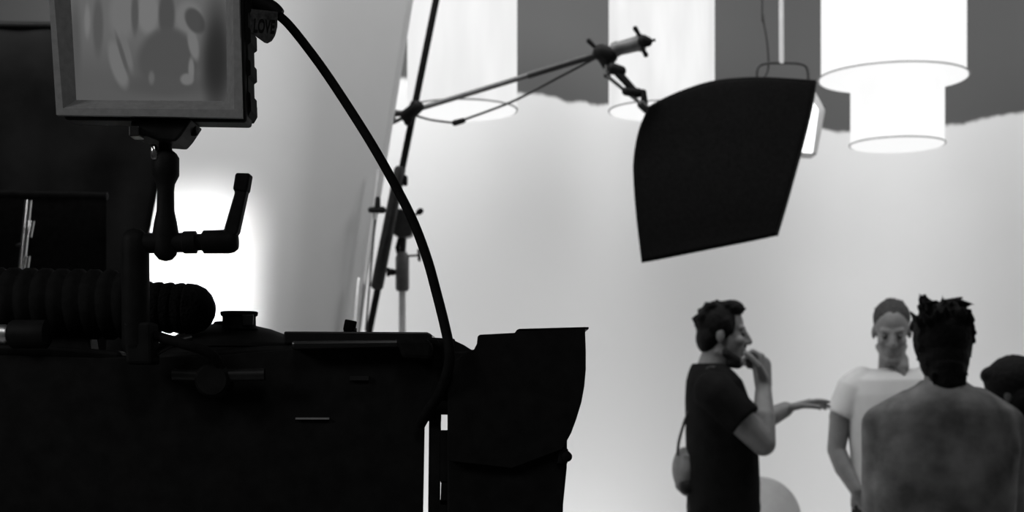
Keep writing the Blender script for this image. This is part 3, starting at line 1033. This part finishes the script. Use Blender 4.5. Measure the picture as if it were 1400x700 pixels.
def person_edge():
    Y = 5.25
    yaw = math.pi - .55
    t = thing('person', 'dark-haired person in dark clothes partly hidden behind the grey sweater shoulder', 'person', (P(1400, 540, Y).x, Y, 0))
    Q = lambda x, y, dy=0: P(x, y, Y) + Vector((0, dy, 0))
    bm = B()
    hc = Q(1380, 540); R = basis(yaw, .12)
    W = head_shapes(bm, hc, R, .92)
    capsule(bm, Q(1384, 605, 0), Q(1378, 565, 0), .058, .056)
    torso_loft(bm, [(Q(1386, 606), .07, .11), (Q(1388, 625), .09, .17), (Q(1390, 680), .1, .165), (Q(1392, 760), .1, .15), (Q(1392, 830), .1, .15)], yaw)
    f = Vector((math.cos(yaw), math.sin(yaw), 0)); l = Vector((-math.sin(yaw), math.cos(yaw), 0))
    for s in (-1, 1):
        sh = Q(1388, 625) + l * s * .19; el = Q(1390, 730) + l * s * .23; wr = Q(1390, 820) + l * s * .22 + f * .1
        capsule(bm, sh, el, .052, .040); capsule(bm, el, wr, .040, .028)
        hand_shapes(bm, wr, (f.x * .2, f.y * .2, -1), -l * s, -s, (.25, .3, .35, .4), .95)
    blob('body', bm, M['skin_in_shade'], t, .0065, 3)
    eyes(t, W, .92)
    bm = B()
    torso_loft(bm, [(Q(1385, 590), .060, .064), (Q(1386, 600), .078, .10), (Q(1387, 612), .10, .17), (Q(1388, 635), .115, .205), (Q(1390, 680), .12, .20), (Q(1392, 760), .12, .18), (Q(1392, 850), .125, .185)], yaw)
    for s in (-1, 1):
        sh = Q(1388, 626) + l * s * .18; el = Q(1390, 730) + l * s * .23; wr = Q(1390, 815) + l * s * .22 + f * .09
        capsule(bm, sh, el, .066, .056); capsule(bm, el, wr, .054, .042)
    blob('shirt', bm, M['tee_black'], t, .008, 5)
    bm = B()
    HW = lambda x, y, z: hc + R @ (Vector((x, y, z)) * .92)
    ellipsoid(bm, HW(-.022, 0, .052), (.104, .088, .094), R)
    ellipsoid(bm, HW(-.055, 0, -.02), (.062, .082, .085), R)
    ellipsoid(bm, HW(.055, 0, .085), (.042, .062, .034), R)
    random.seed(17)
    for k in range(60):
        a, e = random.uniform(0, 6.28), random.uniform(-.1, 1.5)
        d = Vector((math.cos(a) * math.cos(e), math.sin(a) * math.cos(e), math.sin(e)))
        if d.x > .6 and e < .5:
            continue
        p = HW(-.022 + d.x * .098, d.y * .082, .052 + d.z * .088)
        spike(bm, p, p + R @ d * .014, .011)
    blob('hair', bm, M['hair'], t, .006, 1)
    legs(t, Vector((Q(1392, 0).x, Y, .80)), yaw, M['trousers'])


person_edge()


# ------------------------------------------------------------------ pale chair behind the black t-shirt
def round_chair():
    Y = 6.5
    c = P(1036, 540, Y)
    t = thing('rounded_chair', 'pale grey chair with a rounded back just behind the black t-shirt', 'chair', (c.x, Y, 0))
    bm = B()
    zt = P(0, 651, Y).z
    N = 28
    out = []
    for i in range(N + 1):
        a = math.pi * i / N
        out.append((c.x + .19 * math.cos(a), zt - .19 + .19 * math.sin(a)))
    out += [(c.x - .185, .50), (c.x + .185, .50)]
    L = []
    for y, s in ((-.035, .93), (-.03, .99), (-.01, 1.0), (.02, .99), (.03, .93)):
        cz = (zt + .5) / 2
        L.append([(c.x + (x - c.x) * s, Y + y, cz + (z - cz) * s) for x, z in out])
    rings(bm, L)
    obj('backrest', bm, M['chair'], t)
    bm = B(); box(bm, (c.x, Y + .22, .46), (.42, .44, .07)); obj('seat', bm, M['chair'], t, bevel=.02)
    for sx in (-1, 1):
        for sy in (0, 1):
            bm = B(); rod(bm, (c.x + sx * .17, Y + .04 + sy * .36, .44), (c.x + sx * .19, Y + .02 + sy * .41, 0), .015, .011); obj('leg', bm, M['dark_metal'], t)


round_chair()


# ------------------------------------------------------------------ foreground: film camera
def knurl(bm, a, b, r, n=24, depth=.08):
    a, b = Vector(a), Vector(b)
    d, u, v = frame_of(b - a)
    L = []
    for p, s in ((a, .9), (a.lerp(b, .1), 1), (a.lerp(b, .9), 1), (b, .9)):
        L.append([p + (u * math.cos(math.pi * j / n) + v * math.sin(math.pi * j / n)) * r * s * (1 - depth * (j % 2)) for j in range(2 * n)])
    rings(bm, L)
    return bm


def film_camera():
    Yf, Yb = 1.42, 1.60
    t = thing('film_camera', 'large black film camera body filling the lower left foreground', 'camera', P(300, 620, 1.5))
    # main body: right end follows the gap by the matte box
    bm = B(); slab(bm, [(-60, 500), (150, 498), (205, 494), (390, 480), (545, 476), (545, 760), (-60, 760)], 1.433, Yb, Yb)
    obj('body', bm, M['black'], t, smooth=False, bevel=.004)
    bm = B(); slab(bm, [(-60, 484), (150, 490), (300, 486), (500, 468), (598, 464), (604, 480), (604, 550), (588, 575), (580.3, 578), (577, 760), (-60, 760)], 1.425, 1.432); obj('side_plate', bm, M['black'], t, smooth=False, bevel=.0006)
    bm = B(); slab(bm, [(388, 453), (584, 454), (590, 457), (592, 466), (388, 470)], 1.45, 1.58, 1.45)
    obj('top_plate', bm, M['black_gloss'], t, smooth=False, bevel=.0015)
    bm = B(); slab(bm, [(584, 461), (622, 463), (622, 476), (584, 476)], 1.44, 1.446)
    obj('front_plate', bm, M['black'], t, smooth=False, bevel=.0015)
    bm = B(); slab(bm, [(398, 466), (575, 464), (578, 474), (398, 478)], 1.405, 1.43, 1.405)
    obj('side_rail', bm, M['black_gloss'], t, smooth=False, bevel=.003)
    bm = B(); slab(bm, [(540, 463), (585, 463), (592, 474), (590, 492), (550, 490)], 1.40, 1.43, 1.40)
    obj('corner_cover', bm, M['black_rubber'], t, smooth=False, bevel=.004)
    bm = B()
    knurl(bm, P(477, 453, 1.5), P(480, 438, 1.5), .0063, 12, .12)
    obj('lock_knob', bm, M['black_rubber'], t)
    bm = B(); rod(bm, P(470, 452, 1.5), P(488, 452, 1.5), .0025); obj('lock_bar', bm, M['black_gloss'], t)
    # round magazine throat with a flanged filler cap
    c = P(318, 500, 1.53)
    f = 1.53 / FPX
    bm = B()
    lathe(bm, (c.x, c.y, c.z), (0, 0, 1), [(-.02, 128 * f), (0, 126 * f), (12 * f, 120 * f), (22 * f, 106 * f), (24 * f, 108 * f), (28 * f, 104 * f), (30 * f, 99 * f), (42 * f, 74 * f),
                                          (50 * f, 52 * f), (54 * f, 34 * f), (57 * f, 26 * f), (60 * f, 24 * f)], 56)
    d = obj('magazine_dome', bm, M['black'], t)
    c2 = P(327, 446, 1.5)
    f = 1.5 / FPX
    bm = B()
    lathe(bm, c2 - Vector((0, 0, 4 * f)), (0, 0, 1), [(0, 26 * f), (4 * f, 22.5 * f), (17 * f, 22.5 * f), (18.5 * f, 25 * f), (23 * f, 25.5 * f), (24 * f, 24 * f), (24 * f, 20 * f), (18 * f, 19 * f)], 40)
    obj('filler_cap', bm, M['black_rubber'], d)
    bm = B(); slab(bm, [(331, 430), (347, 430), (346, 445), (332, 446)], c2.y - 24 * f, c2.y - 20 * f, c2.y - 22 * f)
    obj('cap_latch', bm, M['black_gloss'], d, smooth=False, bevel=.001)
    # side details
    bm = B(); rod(bm, P(236, 512, 1.405), P(296, 514, 1.405), .006); obj('side_bar', bm, M['black_gloss'], t)
    bm = B(); rod(bm, P(308, 513, 1.405), P(362, 512, 1.405), .006); obj('side_bar', bm, M['dark_metal'], t)
    bm = B(); lathe(bm, P(296, 520, 1.42), (0, -1, 0), [(0, .017), (.02, .017), (.024, .014)], 28); obj('side_port', bm, M['black'], t)
    bm = B(); slab(bm, rect(404, 571, 450, 573.5), 1.4215, 1.426); obj('door_latch', bm, M['bezel'], t, smooth=False)
    bm = B(); slab(bm, rect(478, 514, 504, 520), 1.4215, 1.426); obj('name_plate', bm, M['dark_metal'], t, smooth=False)
    # lens
    a = P(588, 527, 1.52); a.x -= .03
    bm = B(); lathe(bm, a, (1, 0, 0), [(0, .026), (.02, .032), (.03, .032), (.032, .029), (.05, .029), (.052, .033), (.072, .033)], 40)
    obj('lens', bm, M['black'], t)
    # notch piece between the body and the matte box
    bm = B(); slab(bm, [(585, 466), (618, 464), (634, 471.5), (645, 478.5), (652, 477), (652, 540), (585, 560)], 1.436, 1.442)
    obj('lens_shroud', bm, M['black'], t, smooth=False, bevel=.001)
    # battery box behind, under the microphone
    bm = B(); slab(bm, [(-60, 470), (60, 472), (165, 480), (165, 520), (-60, 520)], 1.45, 1.56); obj('rear_deck', bm, M['black'], t, smooth=False, bevel=.004)


film_camera()


def matte_box():
    t = thing('matte_box', 'black matte box with curved side flag in front of the camera lens', 'matte box', P(690, 560, 1.42))
    side = [(652, 470), (653, 460), (656, 457.5), (704, 455), (706.5, 451), (710, 449.5), (800, 447), (801, 447.5), (800, 452), (801, 480), (801, 505), (799, 528), (795, 550), (788, 573), (781, 592), (769, 614), (700, 640), (612, 630), (612, 500), (640, 480), (648, 478)]
    bm = B(); slab(bm, side, 1.385, 1.392); obj('side_flag', bm, M['black'], t, smooth=False, bevel=.0006)
    bm = B(); slab(bm, [(612, 480), (660, 480), (776, 560), (775, 640), (770, 690), (768, 770), (611, 770)], 1.394, 1.475, 1.394)
    obj('hood', bm, M['black'], t, smooth=False, bevel=.002)
    bm = B(); slab(bm, [(710, 449.5), (805, 447), (805, 450), (710, 453)], 1.385, 1.47); obj('top_flag', bm, M['black'], t, smooth=False, bevel=.0005)
    bm = B(); slab(bm, [(764, 614), (777, 614), (776, 634), (762, 634)], 1.388, 1.47); obj('hinge', bm, M['black'], t, smooth=False, bevel=.001)
    bm = B(); lathe(bm, P(775.5, 624.5, 1.38), (0, 1, 0), [(0, .003), (.001, .0048), (.03, .0048), (.031, .003)], 20); obj('hinge_knob', bm, M['black_rubber'], t)
    # bracket bars, with the gaps the wall shows through
    bm = B(); slab(bm, [(586.5, 574), (602.5, 574), (600.5, 770), (584.5, 770)], 1.41, 1.418); obj('bracket_bar', bm, M['black'], t, smooth=False, bevel=.0005)
    bm = B(); slab(bm, [(585, 548), (616, 548), (616, 567), (603, 567), (602.5, 577), (586.5, 577)], 1.405, 1.413); obj('bracket_arm', bm, M['black'], t, smooth=False)
    bm = B(); slab(bm, [(602, 588.3), (616, 588.3), (616, 660), (602.6, 660), (601.5, 654)], 1.405, 1.413); obj('bracket_arm', bm, M['black'], t, smooth=False)
    bm = B(); slab(bm, [(603.2, 658), (616, 658), (616, 690), (602, 690)], 1.405, 1.413); obj('bracket_arm', bm, M['black'], t, smooth=False)
    bm = B(); slab(bm, [(600, 684), (616, 684), (616, 770), (599, 770)], 1.405, 1.413); obj('bracket_arm', bm, M['black'], t, smooth=False)


matte_box()


# ------------------------------------------------------------------ monitor
def bilinear(q, u, v):
    a, b, c, d = [Vector(p) for p in q]       # TL TR BR BL
    return a.lerp(b, u).lerp(d.lerp(c, u), v)


def screen_value(x, y):
    """the soft picture on the monitor: dark figures before a pale wall, in the screen's own grid"""
    def soft(a, b, t):
        k = min(1, max(0, (t - a) / (b - a)))
        return k * k * (3 - 2 * k)
    val = 88.0
    val += 14 * (1 - soft(30, 110, y))
    E = [  # cx, cy, rx, ry, rot, value, softness
        (160, 12, 17, 38, 0, 112, .35), (196, 10, 15, 30, 0, 118, .25), (252, 18, 18, 24, 0, 114, .3),
        (112, 22, 4, 22, 0, 118, .5), (127, 30, 7, 40, 0, 84, .4), (178, 12, 5, 28, 0, 82, .4), (95, 60, 8, 60, 0, 84, .6),
        (222, 14, 11, 34, 0, 76, .25),
        (224, 78, 42, 44, 0, 79, .18), (224, 60, 26, 26, 0, 79, .3), (222, 112, 60, 14, 0, 80, .5),
        (155, 82, 11, 34, -.28, 112, .25), (167, 66, 5, 26, -.25, 108, .4), (161, 70, 3, 30, -.3, 84, .5),
        (259, 55, 7, 22, -.2, 116, .3), (256, 90, 4, 17, 0, 116, .35), (250, 103, 9, 8, 0, 114, .3), (201, 101, 4, 9, 0, 100, .5),
        (261, 22, 12, 19, -.5, 74, .2), (292, 62, 16, 60, 0, 48, .9), (290, 85, 14, 40, 0, 42, .9)]
    for cx, cy, rx, ry, a, v, s in E:
        dx, dy = x - cx, y - cy
        u = dx * math.cos(a) + dy * math.sin(a); w_ = -dx * math.sin(a) + dy * math.cos(a)
        r = math.hypot(u / rx, w_ / ry)
        k = 1 - soft(1 - s, 1 + s, r)
        val += (v - val) * k
    return ((val / 255 + .055) / 1.055) ** 2.4


def monitor():
    Y = 1.36
    t = thing('field_monitor', 'on-board monitor with a grey recessed frame showing blurred figures', 'monitor', P(200, 160, Y))
    out = [(60, -110), (324, -110), (331, 161), (77, 157)]
    mid = [(64, -104), (320, -104), (322, 152), (84, 150)]          # lip
    scr = [(84, -96), (303, -96), (306, 133.5), (97, 132)]
    # housing
    bm = B(); slab(bm, out, Y + .022, Y + .055, Y); obj('housing', bm, M['black'], t, smooth=False, bevel=.003)
    # bezel: flat lip plus bevels falling back to the screen
    bm = B()
    yo, ys = Y, Y + .016
    V = lambda p, yy, f=1: bm.verts.new((P(p[0], p[1], Y).x, yy, P(p[0], p[1], Y).z))
    o_ = [V(p, yo) for p in out]; ob = [V(p, yo + .006) for p in out]
    m_ = [V((x + (2 if i in (0, 3) else -2), y + (2 if i < 2 else -2)), yo) for i, (x, y) in enumerate(mid)]
    s_ = [V(p, ys) for p in scr]; sb = [V(p, ys + .004) for p in scr]
    for i in range(4):
        j = (i + 1) % 4
        for a, b in ((ob, o_), (o_, m_), (m_, s_), (s_, sb)):
            bm.faces.new((a[i], a[j], b[j], b[i]))
    for i in range(4):
        j = (i + 1) % 4
        bm.faces.new((sb[i], sb[j], ob[j], ob[i]))
    obj('bezel', bm, M['bezel'], t, smooth=False)
    # screen
    bm = B()
    NU, NV = 130, 120
    g = []
    vals = []
    for j in range(NV + 1):
        r = []
        for i in range(NU + 1):
            q = bilinear([(x, y, 0) for x, y in scr], i / NU, j / NV)
            p = P(q.x, q.y, Y)
            r.append(bm.verts.new((p.x, ys + .001, p.z)))
            vals.append(screen_value(q.x, q.y))
        g.append(r)
    for j in range(NV):
        for i in range(NU):
            bm.faces.new((g[j][i], g[j][i + 1], g[j + 1][i + 1], g[j + 1][i]))
    m = mat('lit_monitor_picture', 0.01, 0.5, spec=0.05, emit=0.9)
    o = obj('screen', bm, m, t)
    at = o.data.color_attributes.new('picture', 'FLOAT_COLOR', 'POINT')
    for k, v in enumerate(vals):
        at.data[k].color = (v, v, v, 1)
    nt = m.node_tree
    n = nt.nodes.new('ShaderNodeAttribute'); n.attribute_name = 'picture'
    nt.links.new(n.outputs['Color'], nt.nodes['Principled BSDF'].inputs['Emission Color'])
    # finned back
    bm = B()
    f = [(-100, 345), (160.5, 346)]
    pts = [(300, -105), (343, -105)]
    yv = -90
    while yv < 150:
        pts += [(342, yv), (345, yv + 3), (345.5, yv + 21), (341.5, yv + 24)]
        yv += 43.5
    pts = [p for p in pts if p[1] < 160] + [(341.5, 137), (345.5, 140), (346, 154), (341, 162.5), (300, 162.5)]
    slab(bm, pts, Y + .03, Y + .065, Y + .04)
    obj('finned_back', bm, M['black_rubber'], t, smooth=False, bevel=.0005)


monitor()


def articulating_arm():
    Y = 1.39
    t = thing('articulating_arm', 'black articulating arm with lever handle holding up the monitor', 'arm', P(228, 340, Y))
    bm = B(); slab(bm, [(178, 165), (262, 163), (248, 184), (240, 193), (214, 191), (200, 186), (179, 184)], 1.37, 1.42); obj('mount_plate', bm, M['black'], t, smooth=False, bevel=.002)
    bm = B(); knurl(bm, P(243, 176, 1.40), P(269.5, 175, 1.40), .0075, 14, .06); obj('plate_knob', bm, M['black_rubber'], t)
    bm = B(); slab(bm, rect(176, 172, 190, 186), 1.36, 1.38); obj('plate_lug', bm, M['dark_metal'], t, smooth=False, bevel=.001)
    f = Y / FPX
    c = lambda y: P(226 + (y - 190) * .02, y, Y)
    bm = B(); lathe(bm, c(190), (0, 0, -1), [(0, 9 * f), (10 * f, 9 * f), (24 * f, 10 * f)], 24); obj('neck', bm, M['black'], t)
    bm = B(); lathe(bm, P(210, 198, Y - .01), (0.1, 0, -1), [(0, .002), (.002, .0035), (.012, .0035), (.014, .002)], 12); obj('set_screw', bm, M['chrome'], t)
    bm = B(); lathe(bm, c(206), (0, 0, -1), [(0, 10 * f), (4 * f, 15 * f), (10 * f, 18.5 * f), (34 * f, 18.5 * f), (46 * f, 12.5 * f), (56 * f, 11.5 * f), (82 * f, 12 * f), (98 * f, 15.5 * f), (112 * f, 17.5 * f),
                                             (130 * f, 17 * f), (142 * f, 15 * f), (149 * f, 9 * f), (151 * f, 2 * f)], 32); obj('upper_arm', bm, M['black'], t)
    k = lambda x: P(x, 332.5 - (x - 200) * .02, Y)
    bm = B(); lathe(bm, k(184), k(330) - k(184), [(0, 14 * f), (26 * f, 14 * f), (30 * f, 13.5 * f), (66 * f, 13.5 * f), (68 * f, 15.5 * f), (84 * f, 15.5 * f), (86 * f, 11.5 * f), (92 * f, 11.5 * f), (95 * f, 16 * f), (128 * f, 16.5 * f),
                                                  (136 * f, 15 * f), (141 * f, 11 * f), (142 * f, 5 * f)], 32); obj('cross_hub', bm, M['black'], t)
    bm = B(); slab(bm, [(322, 236), (341.5, 236.5), (337, 262), (325, 318), (312, 330), (304, 318), (321, 262), (318, 258)], Y - .008, Y + .006)
    lv = obj('lever', bm, M['black'], t, smooth=False, bevel=.002)
    bm = B(); slab(bm, [(321.5, 236), (341.8, 236.5), (337.4, 262), (318, 259)], Y - .010, Y + .008); obj('lever_grip', bm, M['black_rubber'], lv, smooth=False, bevel=.002)
    bm = B(); capsule(bm, P(184.5, 331, Y), P(186, 470, Y), 19 * f, 19 * f, 28); obj('post', bm, M['black'], t)
    bm = B(); slab(bm, [(168, 440), (206, 440), (208, 498), (172, 498)], Y - .012, Y + .02); obj('post_clamp', bm, M['black'], t, smooth=False, bevel=.003)


articulating_arm()


def microphone():
    Y = 1.47
    f = Y / FPX
    t = thing('shotgun_microphone', 'thick black shotgun microphone in a ribbed foam windscreen on the camera', 'microphone', P(150, 410, Y))
    a, b = P(190, 419, Y), P(295, 424, Y)
    pr = [(0, 30 * f)]
    for k in range(4):
        x = 4 + k * 15
        pr += [(x * f, 33 * f), ((x + 7) * f, 35 * f), ((x + 11) * f, 35 * f), ((x + 14) * f, 32.5 * f)]
    pr += [(66 * f, 35 * f), (78 * f, 34 * f), (90 * f, 29 * f), (98 * f, 21 * f), (103 * f, 11 * f), (105 * f, 2 * f)]
    bm = B(); lathe(bm, a, b - a, pr, 36); obj('foam_windscreen', bm, M['foam'], t)
    a, b = P(-60, 412, Y), P(172, 417, Y)
    pr = [(0, 40 * f)]
    x = 4
    while x < 225:
        pr += [(x * f, 44 * f), ((x + 5) * f, 48 * f), ((x + 15) * f, 48 * f), ((x + 20) * f, 44 * f)]
        x += 22
    bm = B(); lathe(bm, a, b - a, pr, 36); obj('ribbed_blimp', bm, M['black_rubber'], t)
    bm = B(); rod(bm, P(150, 417, Y), P(200, 420, Y), 20 * f); obj('barrel', bm, M['black'], t)
    bm = B(); slab(bm, [(60, 450), (120, 452), (125, 482), (55, 482)], Y - .01, Y + .02); obj('mount_foot', bm, M['black'], t, smooth=False, bevel=.002)
    bm = B(); tube(bm, [P(196, 452, 1.40), P(215, 460, 1.39), P(250, 470, 1.385), P(285, 482, 1.39), P(300, 500, 1.40), P(304, 520, 1.41)], .005); 
    tag(obj('microphone_cable', bm, M['black_rubber']), 'short black cable looping out under the foam windscreen to the camera side', 'cable')
    bm = B(); tube(bm, [P(208, 486, 1.40), P(225, 476, 1.395), P(243, 467, 1.395), P(262, 462, 1.40)], .003); 
    tag(obj('thin_wire', bm, M['dark_metal']), 'thin dark wire curving over the round magazine dome', 'wire')
    # support rod
    t2 = thing('support_rod', 'chrome ended rod at the left edge below the microphone', 'rod', P(5, 457, 1.42))
    bm = B(); lathe(bm, P(-70, 456, 1.42), P(12, 457, 1.42) - P(-70, 456, 1.42), [(0, .0095), (.055, .0095), (.0575, .008), (.058, .004)], 24); obj('tube', bm, M['satin'], t2)
    bm = B(); lathe(bm, P(14, 457, 1.42), (1, 0, 0), [(0, .012), (.003, .014), (.035, .014), (.038, .01)], 24); obj('collar', bm, M['black'], t2)


microphone()


def power_cable():
    t = thing('monitor_cable', 'thick black cable arching from the monitor down to the camera front', 'cable', P(360, 20, 1.40))
    pts = [(346, 4, 1.41), (362, 9, 1.41), (377, 18, 1.41), (395, 34, 1.41), (420, 65, 1.41), (447, 102, 1.41), (480, 152, 1.405), (510, 200, 1.40), (540, 253, 1.40), (565, 303, 1.395), (584, 354, 1.39), (598, 405, 1.385), (608, 445, 1.38),
           (614, 475, 1.375), (614, 497, 1.375), (608, 520, 1.38), (597, 545, 1.39), (585, 562, 1.40), (575, 580, 1.415)]
    bm = B(); tube(bm, [P(*p) for p in pts], lambda s: .0042 + .0010 * s, 14, 8); obj('cable', bm, M['black_rubber'], t)
    bm = B(); tube(bm, [P(338, -8, 1.41), P(352, 4, 1.41), P(372, 14, 1.41), P(381, 22, 1.41)], lambda s: .0115 - .004 * s, 18); obj('connector', bm, M['black'], t)
    bm = B(); slab(bm, [(342, 12), (379, 16), (378.5, 36), (375.5, 48), (371, 55), (365, 58.5), (361, 57.5), (342, 44)], 1.392, 1.395)
    tg = obj('tag', bm, mat('black_woven_tag', .07, .9, spec=.1, noise=.5, nscale=200), t, smooth=False)
    cu = bpy.data.curves.new('lettering', 'FONT')
    cu.body = 'LOVE'
    cu.size = .0175
    cu.extrude = .0003
    cu.offset = .0004
    o = bpy.data.objects.new('lettering', cu)
    COL.objects.link(o)
    dg = bpy.context.evaluated_depsgraph_get()
    me = bpy.data.meshes.new_from_object(o.evaluated_get(dg))
    bpy.data.objects.remove(o)
    p = P(346, 43, 1.3915)
    me.transform(Matrix.Translation(p) @ Matrix.Rotation(math.radians(4), 4, 'Y') @ Matrix.Rotation(math.pi / 2, 4, 'X') @ Matrix.Diagonal((.48, 1, 1, 1)))
    obj_me('lettering', me, M['black'], tg, smooth=False)


power_cable()
